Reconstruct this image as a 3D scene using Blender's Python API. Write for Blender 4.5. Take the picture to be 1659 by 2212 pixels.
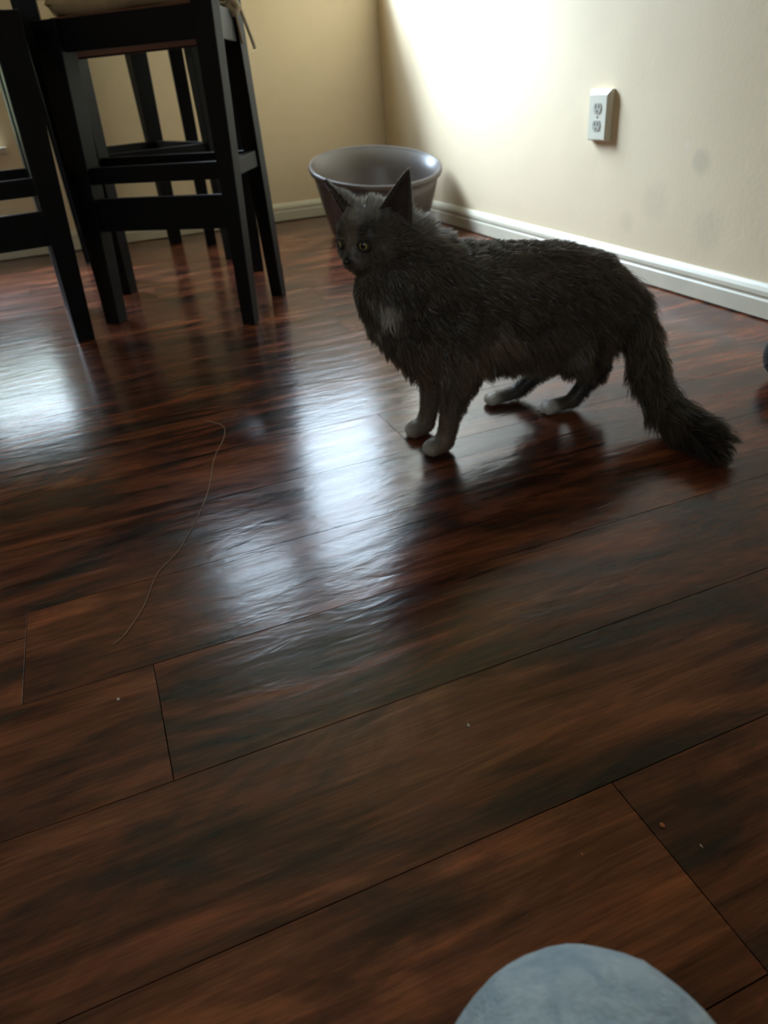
import bpy, bmesh, math, random
import numpy as np
from mathutils import Vector, Matrix

for o in list(bpy.data.objects):
    bpy.data.objects.remove(o, do_unlink=True)
SC = bpy.context.scene
COL = SC.collection
random.seed(7)
RNG = np.random.default_rng(11)

# ------------------------------------------------------------------ camera
H = 0.52
cd = bpy.data.cameras.new('camera'); cam = bpy.data.objects.new('camera', cd); COL.objects.link(cam)
cd.sensor_fit = 'VERTICAL'; cd.sensor_height = 36.0; cd.sensor_width = 27.0
cd.lens = 1524.49 / 2212.0 * 36.0
cd.clip_start = 0.02; cd.clip_end = 200
Mw = Matrix(((0.924, -0.375, -0.071), (-0.253, -0.463, -0.850), (0.286, 0.803, -0.522)))  # world -> view (x right, y down, z ahead)
r_ = Vector(Mw[0]).normalized(); f_ = Vector(Mw[2]); f_ = (f_ - r_ * f_.dot(r_)).normalized(); u_ = r_.cross(f_)
R3 = Matrix((r_, u_, -f_)).transposed()
cam.matrix_world = Matrix.Translation((0, 0, H)) @ R3.to_4x4()
cd.dof.use_dof = True; cd.dof.focus_distance = 0.62; cd.dof.aperture_fstop = 9.0
SC.camera = cam

# ------------------------------------------------------------------ light
SC.view_settings.view_transform = 'Standard'
SC.view_settings.look = 'None'
SC.view_settings.gamma = 1.0
SC.view_settings.use_curve_mapping = False
SC.view_settings.exposure = 0.22

world = bpy.data.worlds.new('sky'); SC.world = world; world.use_nodes = True
wn = world.node_tree; wn.nodes.clear()
w_out = wn.nodes.new('ShaderNodeOutputWorld'); w_bg = wn.nodes.new('ShaderNodeBackground')
w_tc = wn.nodes.new('ShaderNodeTexCoord'); w_sep = wn.nodes.new('ShaderNodeSeparateXYZ'); w_rmp = wn.nodes.new('ShaderNodeValToRGB')
wn.links.new(w_tc.outputs['Generated'], w_sep.inputs[0]); wn.links.new(w_sep.outputs['Z'], w_rmp.inputs[0])
wn.links.new(w_rmp.outputs[0], w_bg.inputs[0]); wn.links.new(w_bg.outputs[0], w_out.inputs[0])
w_rmp.color_ramp.elements[0].position = 0.0; w_rmp.color_ramp.elements[0].color = (0.33, 0.37, 0.42, 1)   # overcast sky, brighter overhead
w_rmp.color_ramp.elements[1].position = 1.0; w_rmp.color_ramp.elements[1].color = (0.79, 0.95, 1.18, 1)
w_bg.inputs[1].default_value = 19.0
sd = bpy.data.lights.new('hazy_sun', 'SUN'); sun = bpy.data.objects.new('hazy_sun', sd); COL.objects.link(sun)
sd.energy = 26.0; sd.angle = math.radians(40); sd.color = (0.76, 0.96, 1.26)
sun.rotation_euler = Vector((1.0, -1.4, -1.25)).to_track_quat('-Z', 'Y').to_euler()

def portal(name, x0, x1, z0, z1, y, near=False):
    l = bpy.data.lights.new(name, 'AREA'); l.shape = 'RECTANGLE'; l.size = x1 - x0; l.size_y = z1 - z0
    l.cycles.is_portal = True
    o = bpy.data.objects.new(name, l); COL.objects.link(o)
    o.location = ((x0 + x1) / 2, y, (z0 + z1) / 2); o.rotation_euler = (math.pi / 2 if near else -math.pi / 2, 0, 0)
WIN = (0.22, 1.26, 0.93, 2.15)
WIN2 = (-1.05, -0.24, 0.40, 0.86)
FILL_WIN = (-2.25, -1.45, 1.05, 1.95)      # unseen opening added in the wall behind the camera for fill light
portal('window_portal', WIN[0], WIN[1], WIN[2], WIN[3], 3.52)
portal('window_portal', FILL_WIN[0], FILL_WIN[1], FILL_WIN[2], FILL_WIN[3], -2.75, True)
portal('window_portal', WIN2[0], WIN2[1], WIN2[2], WIN2[3], 3.52)

# ------------------------------------------------------------------ helpers
def tag(o, label=None, cat=None, group=None, kind=None):
    if label: o['label'] = label
    if cat: o['category'] = cat
    if group: o['group'] = group
    if kind: o['kind'] = kind
    return o

def empty(name, loc=(0, 0, 0)):
    o = bpy.data.objects.new(name, None); COL.objects.link(o); o.location = loc; o.empty_display_size = 0.05
    return o

def link(name, me, mat=None, parent=None, smooth=False):
    o = bpy.data.objects.new(name, me); COL.objects.link(o)
    if mat: me.materials.clear(); me.materials.append(mat)
    if smooth:
        me.polygons.foreach_set('use_smooth', [True] * len(me.polygons))
    if parent is not None:
        o.parent = parent
        o.matrix_parent_inverse = Matrix.Translation(parent.location).inverted()
    return o

def from_bm(name, bm, mat=None, parent=None, smooth=False, bevel=0.0, seg=2):
    if bevel > 0:
        bmesh.ops.bevel(bm, geom=list(bm.edges), offset=bevel, segments=seg, affect='EDGES', profile=0.7, clamp_overlap=True)
    bmesh.ops.recalc_face_normals(bm, faces=bm.faces)
    me = bpy.data.meshes.new(name); bm.to_mesh(me); bm.free()
    return link(name, me, mat, parent, smooth)

def box(bm, x0, x1, y0, y1, z0, z1):
    v = [bm.verts.new(p) for p in ((x0, y0, z0), (x1, y0, z0), (x1, y1, z0), (x0, y1, z0), (x0, y0, z1), (x1, y0, z1), (x1, y1, z1), (x0, y1, z1))]
    for f in ((0, 3, 2, 1), (4, 5, 6, 7), (0, 1, 5, 4), (1, 2, 6, 5), (2, 3, 7, 6), (3, 0, 4, 7)):
        bm.faces.new([v[i] for i in f])

def beam(bm, p0, p1, a0, a1, w0, w1):
    """square beam p0->p1; a0,a1: two cross directions; w0,w1 = (half along a0, half along a1) at each end"""
    p0 = Vector(p0); p1 = Vector(p1); a0 = Vector(a0).normalized(); a1 = Vector(a1).normalized()
    v = []
    for p, w in ((p0, w0), (p1, w1)):
        for s, t in ((-1, -1), (1, -1), (1, 1), (-1, 1)):
            v.append(bm.verts.new(p + a0 * s * w[0] + a1 * t * w[1]))
    for f in ((0, 3, 2, 1), (4, 5, 6, 7), (0, 1, 5, 4), (1, 2, 6, 5), (2, 3, 7, 6), (3, 0, 4, 7)):
        bm.faces.new([v[i] for i in f])

def tube(bm, pts, rads, n=8, caps=True):
    pts = [Vector(p) for p in pts]; rings = []
    up = Vector((0, 0, 1))
    for i, p in enumerate(pts):
        t = (pts[min(i + 1, len(pts) - 1)] - pts[max(i - 1, 0)]).normalized()
        a = t.cross(up)
        if a.length < 1e-3: a = t.cross(Vector((1, 0, 0)))
        a.normalize(); b = t.cross(a)
        r = rads[i] if hasattr(rads, '__len__') else rads
        rings.append([bm.verts.new(p + (a * math.cos(2 * math.pi * k / n) + b * math.sin(2 * math.pi * k / n)) * r) for k in range(n)])
    for i in range(len(rings) - 1):
        for k in range(n):
            bm.faces.new((rings[i][k], rings[i][(k + 1) % n], rings[i + 1][(k + 1) % n], rings[i + 1][k]))
    if caps:
        bm.faces.new(rings[0]); bm.faces.new(rings[-1][::-1])

def smooth_path(pts, n=6):
    P = [Vector(p) for p in pts]; out = []
    for i in range(len(P) - 1):
        p0 = P[max(i - 1, 0)]; p1 = P[i]; p2 = P[i + 1]; p3 = P[min(i + 2, len(P) - 1)]
        for k in range(n):
            t = k / n
            out.append(0.5 * ((2 * p1) + (p2 - p0) * t + (2 * p0 - 5 * p1 + 4 * p2 - p3) * t * t + (-p0 + 3 * p1 - 3 * p2 + p3) * t ** 3))
    out.append(P[-1]); return out

# ------------------------------------------------------------------ materials
def mat_base(name):
    m = bpy.data.materials.new(name); m.use_nodes = True
    nt = m.node_tree; b = nt.nodes['Principled BSDF']
    return m, nt, b

def N(nt, t, **kw):
    n = nt.nodes.new(t)
    for k, v in kw.items():
        if k in n.inputs.keys() if hasattr(n.inputs, 'keys') else False: n.inputs[k].default_value = v
        else: setattr(n, k, v)
    return n

def noise(nt, vec, scale, detail=4, rough=0.55, dist=0.0):
    n = nt.nodes.new('ShaderNodeTexNoise'); n.inputs['Scale'].default_value = scale; n.inputs['Detail'].default_value = detail
    n.inputs['Roughness'].default_value = rough; n.inputs['Distortion'].default_value = dist
    if vec is not None: nt.links.new(vec, n.inputs['Vector'])
    return n

def ramp(nt, fac, stops):
    r = nt.nodes.new('ShaderNodeValToRGB'); cr = r.color_ramp
    while len(cr.elements) < len(stops): cr.elements.new(0.5)
    for e, (p, c) in zip(cr.elements, stops):
        e.position = p; e.color = (*c, 1) if len(c) == 3 else c
    nt.links.new(fac, r.inputs[0]); return r

def bump(nt, b, height, strength, dist=0.01):
    n = nt.nodes.new('ShaderNodeBump'); n.inputs['Strength'].default_value = strength; n.inputs['Distance'].default_value = dist
    nt.links.new(height, n.inputs['Height']); nt.links.new(n.outputs[0], b.inputs['Normal']); return n

def mix(nt, fac, a, b_, mode='MIX'):
    n = nt.nodes.new('ShaderNodeMix'); n.data_type = 'RGBA'; n.blend_type = mode
    for s, v in ((0, fac), (6, a), (7, b_)):
        if hasattr(v, 'is_output'): nt.links.new(v, n.inputs[s])
        else: n.inputs[s].default_value = v if s == 0 else (*v, 1)
    return n.outputs[2]

def simple(name, col, rough=0.5, spec=0.5, var=0.12, scale=30, bmp=0.0, bscale=200, bdist=0.002):
    m, nt, b = mat_base(name)
    tc = nt.nodes.new('ShaderNodeTexCoord')
    n = noise(nt, tc.outputs['Object'], scale)
    r = ramp(nt, n.outputs[0], [(0.3, tuple(c * (1 - var) for c in col)), (0.7, tuple(min(1, c * (1 + var)) for c in col))])
    nt.links.new(r.outputs[0], b.inputs['Base Color'])
    b.inputs['Roughness'].default_value = rough; b.inputs['Specular IOR Level'].default_value = spec
    if bmp:
        n2 = noise(nt, tc.outputs['Object'], bscale, 3); bump(nt, b, n2.outputs[0], bmp, bdist)
    return m

PAINT = (0.86, 0.685, 0.45)
def wall_mat():
    m, nt, b = mat_base('wall_paint')
    tc = nt.nodes.new('ShaderNodeTexCoord'); g = nt.nodes.new('ShaderNodeNewGeometry')
    n = noise(nt, g.outputs['Position'], 3.2, 5, 0.6, 0.4)
    r = ramp(nt, n.outputs[0], [(0.3, tuple(c * 0.95 for c in PAINT)), (0.62, PAINT)])
    c = r.outputs[0]
    # repaired / rubbed spots on the right-hand wall, each with a place and size of its own
    for (p, rad, col, amt) in (((1.358, 1.418, 0.302), 0.030, (0.58, 0.49, 0.33), 0.5), ((1.358, 1.56, 0.20), 0.05, (0.68, 0.54, 0.36), 0.35), ((1.358, 1.37, 0.16), 0.045, (0.64, 0.54, 0.36), 0.35), ((1.358, 1.66, 0.14), 0.03, (0.68, 0.54, 0.36), 0.35), ((1.358, 1.47, 0.335), 0.012, (0.86, 0.76, 0.58), 0.4)):
        d = nt.nodes.new('ShaderNodeVectorMath'); d.operation = 'DISTANCE'
        nt.links.new(g.outputs['Position'], d.inputs[0]); d.inputs[1].default_value = p
        nn = noise(nt, g.outputs['Position'], 26, 2)
        ad = nt.nodes.new('ShaderNodeMath'); ad.operation = 'MULTIPLY_ADD'; nt.links.new(nn.outputs[0], ad.inputs[0]); ad.inputs[1].default_value = rad * 0.8; nt.links.new(d.outputs['Value'], ad.inputs[2])
        mr = nt.nodes.new('ShaderNodeMapRange'); mr.inputs[1].default_value = rad * 0.9; mr.inputs[2].default_value = rad * 1.6; mr.inputs[3].default_value = amt; mr.inputs[4].default_value = 0
        nt.links.new(ad.outputs[0], mr.inputs[0])
        c = mix(nt, mr.outputs[0], c, col)
    nt.links.new(c, b.inputs['Base Color'])
    b.inputs['Roughness'].default_value = 0.62; b.inputs['Specular IOR Level'].default_value = 0.35
    n2 = noise(nt, g.outputs['Position'], 95, 3); n3 = noise(nt, g.outputs['Position'], 9, 3)
    a = nt.nodes.new('ShaderNodeMath'); a.operation = 'MULTIPLY_ADD'; nt.links.new(n3.outputs[0], a.inputs[0]); a.inputs[1].default_value = 3.0; nt.links.new(n2.outputs[0], a.inputs[2])
    bump(nt, b, a.outputs[0], 0.16, 0.003)
    return m

def floor_mat():
    m, nt, b = mat_base('laminate_wood')
    g = nt.nodes.new('ShaderNodeNewGeometry'); oi = nt.nodes.new('ShaderNodeObjectInfo')
    # every board shows another piece of the print
    off = nt.nodes.new('ShaderNodeCombineXYZ')
    m1 = nt.nodes.new('ShaderNodeMath'); m1.operation = 'MULTIPLY'; m1.inputs[1].default_value = 37.0; nt.links.new(oi.outputs['Random'], m1.inputs[0])
    m2 = nt.nodes.new('ShaderNodeMath'); m2.operation = 'MULTIPLY'; m2.inputs[1].default_value = 91.0; nt.links.new(oi.outputs['Random'], m2.inputs[0])
    nt.links.new(m1.outputs[0], off.inputs[0]); nt.links.new(m2.outputs[0], off.inputs[1])
    add = nt.nodes.new('ShaderNodeVectorMath'); add.operation = 'ADD'; nt.links.new(g.outputs['Position'], add.inputs[0]); nt.links.new(off.outputs[0], add.inputs[1])
    def sc(v):
        mp = nt.nodes.new('ShaderNodeMapping'); mp.inputs['Scale'].default_value = v; nt.links.new(add.outputs[0], mp.inputs[0]); return mp.outputs[0]
    big = noise(nt, sc((3.2, 11, 1)), 1.0, 5, 0.6, 1.1)
    streak = noise(nt, sc((4.5, 46, 1)), 1.0, 5, 0.62, 0.7)
    fine = noise(nt, sc((14, 330, 1)), 1.0, 3, 0.6, 0.2)
    c1 = ramp(nt, big.outputs[0], [(0.34, (0.030, 0.020, 0.018)), (0.44, (0.085, 0.029, 0.017)), (0.54, (0.155, 0.048, 0.025)), (0.66, (0.26, 0.088, 0.037))])
    c2 = ramp(nt, streak.outputs[0], [(0.34, (0.45, 0.42, 0.42)), (0.52, (1, 1, 1)), (0.68, (1.45, 1.3, 1.15))])
    c3 = ramp(nt, fine.outputs[0], [(0.35, (0.78, 0.76, 0.76)), (0.65, (1.12, 1.12, 1.12))])
    c = mix(nt, 1.0, mix(nt, 1.0, c1.outputs[0], c2.outputs[0], 'MULTIPLY'), c3.outputs[0], 'MULTIPLY')
    tint = ramp(nt, oi.outputs['Random'], [(0.0, (0.82, 0.82, 0.85)), (1.0, (1.18, 1.12, 1.05))])
    c = mix(nt, 1.0, c, tint.outputs[0], 'MULTIPLY')
    nt.links.new(c, b.inputs['Base Color'])
    rr = ramp(nt, streak.outputs[0], [(0.3, (0.15,) * 3), (0.7, (0.24,) * 3)])
    nt.links.new(rr.outputs[0], b.inputs['Roughness']); b.inputs['Specular IOR Level'].default_value = 0.5
    # hand-scraped relief: shallow waves across the grain, fine pores
    w1 = noise(nt, sc((9, 26, 1)), 1.0, 3, 0.5, 0.8); w2 = noise(nt, sc((22, 75, 1)), 1.0, 3, 0.5, 0.6)
    a = nt.nodes.new('ShaderNodeMath'); a.operation = 'MULTIPLY_ADD'; nt.links.new(w1.outputs[0], a.inputs[0]); a.inputs[1].default_value = 2.2; nt.links.new(w2.outputs[0], a.inputs[2])
    bump(nt, b, a.outputs[0], 0.30, 0.0010)
    return m

MAT = {}
MAT['wall'] = wall_mat()
MAT['floor'] = floor_mat()
MAT['trim'] = simple('trim_paint', (0.68, 0.61, 0.46), 0.38, 0.5, 0.05, 12, 0.1, 60)
MAT['ceiling'] = simple('ceiling_paint', (0.78, 0.75, 0.68), 0.8, 0.2, 0.04, 6, 0.3, 120)
MAT['black'] = simple('black_wood', (0.0035, 0.0037, 0.0045), 0.42, 0.14, 0.3, 14, 0.12, 70)
for _n in MAT['black'].node_tree.nodes:
    if _n.type == 'BSDF_PRINCIPLED': _n.inputs['IOR'].default_value = 1.28; _n.inputs['Roughness'].default_value = 0.5; _n.inputs['Specular IOR Level'].default_value = 0.5
MAT['redwood'] = simple('bare_red_wood', (0.17, 0.060, 0.038), 0.6, 0.3, 0.25, 20)
MAT['cushion'] = simple('beige_cloth', (0.50, 0.37, 0.21), 0.9, 0.1, 0.1, 40, 0.4, 400)
MAT['tie'] = simple('cream_cotton_tie', (0.60, 0.52, 0.40), 0.9, 0.1, 0.1, 90)
MAT['tub'] = simple('grey_plastic', (0.125, 0.103, 0.090), 0.32, 0.5, 0.05, 8)
MAT['plate'] = simple('ivory_plastic', (0.76, 0.71, 0.56), 0.35, 0.5, 0.02, 10)
MAT['slot'] = simple('slot_shadow', (0.03, 0.027, 0.022), 0.6, 0.3, 0.1, 20)
MAT['socket'] = simple('socket_plastic', (0.50, 0.47, 0.38), 0.4, 0.5, 0.03, 10)
MAT['metal'] = simple('screw_metal', (0.5, 0.48, 0.42), 0.35, 0.5, 0.05, 10)
MAT['rubber'] = simple('black_rubber', (0.008, 0.008, 0.009), 0.5, 0.4, 0.2, 30)
MAT['frame'] = simple('white_vinyl', (0.80, 0.80, 0.78), 0.4, 0.5, 0.02, 10)
MAT['crumb_white'] = simple('pale_crumb', (0.75, 0.68, 0.55), 0.8, 0.2, 0.1, 300)
MAT['crumb_orange'] = simple('orange_crumb', (0.50, 0.17, 0.07), 0.7, 0.3, 0.1, 300)
MAT['thread'] = simple('pale_thread', (0.36, 0.24, 0.15), 0.6, 0.4, 0.1, 90)
MAT['lawn'] = simple('lawn', (0.09, 0.15, 0.05), 0.9, 0.1, 0.3, 3)
MAT['fence'] = simple('weathered_wood', (0.40, 0.38, 0.33), 0.8, 0.2, 0.2, 6)

def glass_mat():
    m = bpy.data.materials.new('window_glass'); m.use_nodes = True; nt = m.node_tree; nt.nodes.clear()
    o = nt.nodes.new('ShaderNodeOutputMaterial'); t = nt.nodes.new('ShaderNodeBsdfTransparent'); g = nt.nodes.new('ShaderNodeBsdfGlossy'); mx = nt.nodes.new('ShaderNodeMixShader')
    t.inputs[0].default_value = (0.95, 0.97, 0.96, 1); g.inputs['Roughness'].default_value = 0.02; mx.inputs[0].default_value = 0.06
    nt.links.new(t.outputs[0], mx.inputs[1]); nt.links.new(g.outputs[0], mx.inputs[2]); nt.links.new(mx.outputs[0], o.inputs[0]); return m
MAT['glass'] = glass_mat()

# ------------------------------------------------------------------ the room
XW, YW = 1.358, 3.367          # right wall, back wall
XL, YN, ZC = -2.4, -2.6, 2.44
T = 0.15
# floor: a sub-floor slab and boards lying on it
bm = bmesh.new(); box(bm, XL - T, XW + T, YN - T, YW + T, -0.10, -0.009)
floor = from_bm('floor', bm, simple('subfloor', (0.02, 0.012, 0.009), 0.9)); tag(floor, kind='structure')
PW, PL, GAP = 0.164, 1.22, 0.0004
def plank_mesh(l, w):
    bm = bmesh.new(); c = 0.0002; h = 0.009
    pts = []
    for z, ins in ((0, 0), (h - c, 0), (h, c)):
        pts.append([bm.verts.new(p) for p in ((ins, ins, z), (l - ins, ins, z), (l - ins, w - ins, z), (ins, w - ins, z))])
    for a, b in ((0, 1), (1, 2)):
        for k in range(4): bm.faces.new((pts[a][k], pts[a][(k + 1) % 4], pts[b][(k + 1) % 4], pts[b][k]))
    bm.faces.new(pts[2])
    bmesh.ops.recalc_face_normals(bm, faces=bm.faces)
    me = bpy.data.meshes.new('plank'); bm.to_mesh(me); bm.free(); me.materials.append(MAT['floor']); return me
PM = {}
y_first = 0.302 - PW * 17
JOINT = {18 - 1 + 1: -0.054, 16: 0.291}      # rows with a joint seen in the photograph
for r in range(0, 37):
    y0 = y_first + r * PW
    y1 = min(y0 + PW, YW - 0.003)
    if y1 <= YN or y0 > YW - 0.01: continue
    y0 = max(y0, YN)
    j = JOINT.get(r, random.uniform(-0.9, 0.9))
    x = j - PL * math.ceil((j - XL) / PL)
    while x < XW - 0.004:
        a = max(x, XL); b = min(x + PL, XW - 0.003)
        if b - a > 0.02:
            key = (round(b - a - 2 * GAP, 4), round(y1 - y0 - 2 * GAP, 4))
            if key not in PM: PM[key] = plank_mesh(*key)
            o = bpy.data.objects.new('plank', PM[key]); COL.objects.link(o); o.location = (a + GAP, y0 + GAP, -0.009); o.parent = floor
        x += PL

# back wall with a window near the corner and a taller one further left
bm = bmesh.new()
xs = [XL - T, WIN2[0], WIN2[1], WIN[0], WIN[1], XW + T]
box(bm, xs[0], xs[1], YW, YW + T, -0.1, ZC + 0.1)
box(bm, xs[1], xs[2], YW, YW + T, WIN2[3], ZC + 0.1); box(bm, xs[1], xs[2], YW, YW + T, -0.1, WIN2[2])
box(bm, xs[2], xs[3], YW, YW + T, -0.1, ZC + 0.1)
box(bm, xs[3], xs[4], YW, YW + T, -0.1, WIN[2]); box(bm, xs[3], xs[4], YW, YW + T, WIN[3], ZC + 0.1)
box(bm, xs[4], xs[5], YW, YW + T, -0.1, ZC + 0.1)
tag(from_bm('wall_back', bm, MAT['wall']), kind='structure')
bm = bmesh.new(); box(bm, XW, XW + T, YN - T, YW, -0.1, ZC + 0.1); tag(from_bm('wall_right', bm, MAT['wall']), kind='structure')
bm = bmesh.new(); box(bm, XL - T, XL, YN - T, YW, -0.1, ZC + 0.1); tag(from_bm('wall_left', bm, MAT['wall']), kind='structure')
bm = bmesh.new(); box(bm, XL, FILL_WIN[0], YN - T, YN, -0.1, ZC + 0.1); box(bm, FILL_WIN[1], XW, YN - T, YN, -0.1, ZC + 0.1)
box(bm, FILL_WIN[0], FILL_WIN[1], YN - T, YN, -0.1, FILL_WIN[2]); box(bm, FILL_WIN[0], FILL_WIN[1], YN - T, YN, FILL_WIN[3], ZC + 0.1)
tag(from_bm('wall_near', bm, MAT['wall']), kind='structure')
bm = bmesh.new(); box(bm, XL, XW, YN, YW, ZC, ZC + 0.1); tag(from_bm('ceiling', bm, MAT['ceiling']), kind='structure')

def glazing(name, x0, x1, z0, z1, cols, rows, sill, YW=YW):
    e = empty(name, ((x0 + x1) / 2, YW + 0.09, z0)); tag(e, kind='structure')
    fw = 0.045
    bm = bmesh.new()
    box(bm, x0, x1, YW + 0.06, YW + 0.12, z0, z0 + fw); box(bm, x0, x1, YW + 0.06, YW + 0.12, z1 - fw, z1)
    box(bm, x0, x0 + fw, YW + 0.06, YW + 0.12, z0 + fw, z1 - fw); box(bm, x1 - fw, x1, YW + 0.06, YW + 0.12, z0 + fw, z1 - fw)
    from_bm('frame', bm, MAT['frame'], e)
    for i in range(1, cols):
        xm = x0 + (x1 - x0) * i / cols
        bm = bmesh.new(); box(bm, xm - 0.025, xm + 0.025, YW + 0.065, YW + 0.115, z0 + fw, z1 - fw); from_bm('mullion', bm, MAT['frame'], e)
    for i in range(cols):
        a = x0 + (x1 - x0) * i / cols + (fw if i == 0 else 0.025); b = x0 + (x1 - x0) * (i + 1) / cols - (fw if i == cols - 1 else 0.025)
        bm = bmesh.new(); box(bm, a, b, YW + 0.088, YW + 0.092, z0 + fw, z1 - fw); from_bm('pane', bm, MAT['glass'], e)
    if sill:
        bm = bmesh.new(); box(bm, x0 - 0.03, min(x1 + 0.03, XW - 0.004), YW - 0.03, YW + 0.06, z0 - 0.022, z0); from_bm('window_sill', bm, MAT['trim'], e, bevel=0.004)
    return e
glazing('window_1', *WIN, 2, 1, True)
glazing('window_2', *WIN2, 2, 1, True)
glazing('fill_window', *FILL_WIN, 2, 1, False, YW=YN - T)  # added window, out of view, lets in fill light

# baseboards with an eased top and a groove
PROF = [(0.000, 0.004), (0.015, 0.004), (0.015, 0.040), (0.0125, 0.044), (0.0125, 0.048), (0.0145, 0.051), (0.0135, 0.060), (0.009, 0.068), (0.004, 0.074), (0.000, 0.075)]
def baseboard(name, p, q, nrm):
    bm = bmesh.new(); p = Vector(p); q = Vector(q); n = Vector(nrm); A = []; B = []
    for d, z in PROF:
        A.append(bm.verts.new(p + n * d + Vector((0, 0, z)))); B.append(bm.verts.new(q + n * d + Vector((0, 0, z))))
    for i in range(len(PROF) - 1): bm.faces.new((A[i], A[i + 1], B[i + 1], B[i]))
    bm.faces.new(A); bm.faces.new(B[::-1]); bm.faces.new((A[0], B[0], B[-1], A[-1]))
    tag(from_bm(name, bm, MAT['trim']), kind='structure')
baseboard('baseboard_right', (XW, YN, 0), (XW, YW - 0.015, 0), (-1, 0, 0))
baseboard('baseboard_back', (XL, YW, 0), (XW, YW, 0), (0, -1, 0))

# outside: lawn and a low board fence
bm = bmesh.new(); box(bm, -30, 30, YW + T + 0.02, 60, -0.35, -0.15); tag(from_bm('lawn', bm, MAT['lawn']), 'green lawn outside the windows', 'lawn', kind='structure')

def hedge():
    bm = bmesh.new(); bmesh.ops.create_icosphere(bm, subdivisions=5, radius=1.0)
    rr = random.Random(4); ph = [(rr.uniform(5, 13), rr.uniform(5, 13), rr.uniform(5, 13), rr.uniform(0, 6)) for _ in range(7)]
    for v in bm.verts:
        c = v.co.copy(); p = Vector([math.copysign(abs(a) ** 0.55, a) for a in c])
        d = sum(math.sin(a * c.x * 2.2 + b * c.y + e * c.z + f) for a, b, e, f in ph) / 7
        q = Vector((p.x * 1.75, p.y * 0.55, p.z * 0.62)) + c * d * 0.16
        v.co = Vector((-1.75 + q.x, 4.75 + q.y, max(-0.16, 0.34 + q.z)))
    return bm
tag(from_bm('hedge', hedge(), simple('pale_foliage', (0.30, 0.33, 0.22), 0.8, 0.2, 0.45, 9, 1.0, 30, 0.05), smooth=True), 'pale green hedge outside the low window at the left', 'hedge')

# ------------------------------------------------------------------ dining furniture
def V(*a): return Vector(a)
BLK = MAT['black']
def make_chair(name, label, legs, tops, posts, zr=(0.618, 0.672), low=(0.235, 0.312), mid=(0.345, 0.383), lowsides=(0,), midsides=(0, 1, 2, 3), cushion=True, post_top=1.06, lean=(0, 0), underside=True, group=None):
    """legs: four floor points in order near-a, near-b, far-b, far-a ; tops: offsets at seat height; posts: indices that carry the back"""
    c = sum((V(x, y, 0) for x, y in legs), V(0, 0, 0)) / 4
    e = empty(name, c); tag(e, label, 'chair', group)
    base = [V(x, y, 0) for x, y in legs]
    top = [V(x + dx, y + dy, zr[1]) for (x, y), (dx, dy) in zip(legs, tops)]
    ax = (base[1] - base[0]).normalized(); ay = V(-ax.y, ax.x, 0)
    at = lambda i, z: base[i] + (top[i] - base[i]) * (z / zr[1])
    for i in range(4):
        bm = bmesh.new()
        if i in posts:
            beam(bm, base[i], at(i, zr[1]), ax, ay, (0.017, 0.017), (0.025, 0.020))
            tp = at(i, post_top) + V(lean[0], lean[1], 0)
            bm2 = bmesh.new(); bm2.free()
            from_bm('leg', bm, BLK, e, bevel=0.003)
            bm = bmesh.new(); beam(bm, at(i, zr[1]) - V(0, 0, 0.004), tp, ax, ay, (0.025, 0.020), (0.018, 0.016)); from_bm('back_post', bm, BLK, e, bevel=0.003)
        else:
            beam(bm, base[i], at(i, zr[1]), ax, ay, (0.021, 0.021), (0.033, 0.030)); from_bm('leg', bm, BLK, e, bevel=0.003)
    def rail(i, j, z0, z1, th, nm, inset=0.0):
        zc = (z0 + z1) / 2; p = at(i, zc); q = at(j, zc); d = (q - p).normalized(); n = V(-d.y, d.x, 0)
        cc = (at(0, zc) + at(1, zc) + at(2, zc) + at(3, zc)) / 4
        if n.dot(cc - p) < 0: n = -n
        bm = bmesh.new(); beam(bm, p + d * 0.012 + n * inset, q - d * 0.012 + n * inset, n, V(0, 0, 1), (th / 2, (z1 - z0) / 2), (th / 2, (z1 - z0) / 2))
        from_bm(nm, bm, BLK, e, bevel=0.003)
    for k in range(4):
        i, j = k, (k + 1) % 4
        rail(i, j, zr[0], zr[1], 0.024, 'seat_rail')
        if k in midsides: rail(i, j, mid[0], mid[1], 0.022, 'stretcher')
        if k in lowsides: rail(i, j, low[0], low[1], 0.020, 'footrest')
    # seat board
    bm = bmesh.new(); vs0 = [bm.verts.new(at(i, zr[0]) + V(0, 0, 0.003)) for i in range(4)]; vs1 = [bm.verts.new(at(i, zr[1]) + V(0, 0, 0.004)) for i in range(4)]
    bm.faces.new(vs0[::-1]); bm.faces.new(vs1)
    for k in range(4): bm.faces.new((vs0[k], vs0[(k + 1) % 4], vs1[(k + 1) % 4], vs1[k]))
    from_bm('seat', bm, MAT['redwood'], e)
    if len(posts) == 2:
        i, j = posts
        for z0, z1 in ((0.80, 0.85), (0.98, 1.05)): 
            p = at(i, (z0 + z1) / 2) + V(*lean, 0) * 0.8; q = at(j, (z0 + z1) / 2) + V(*lean, 0) * 0.8; d = (q - p).normalized(); n = V(-d.y, d.x, 0)
            bm = bmesh.new(); beam(bm, p, q, n, V(0, 0, 1), (0.010, (z1 - z0) / 2), (0.010, (z1 - z0) / 2)); from_bm('back_rail', bm, BLK, e, bevel=0.003)
        for t in (0.3, 0.7):
            a = at(i, 0.83).lerp(at(j, 0.83), t) + V(*lean, 0) * 0.8; b = at(i, 1.0).lerp(at(j, 1.0), t) + V(*lean, 0) * 0.8; d = (at(j, 0.8) - at(i, 0.8)).normalized()
            bm = bmesh.new(); beam(bm, a, b, d, V(-d.y, d.x, 0), (0.022, 0.007), (0.022, 0.007)); from_bm('back_slat', bm, BLK, e, bevel=0.002)
    return e, at

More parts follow.
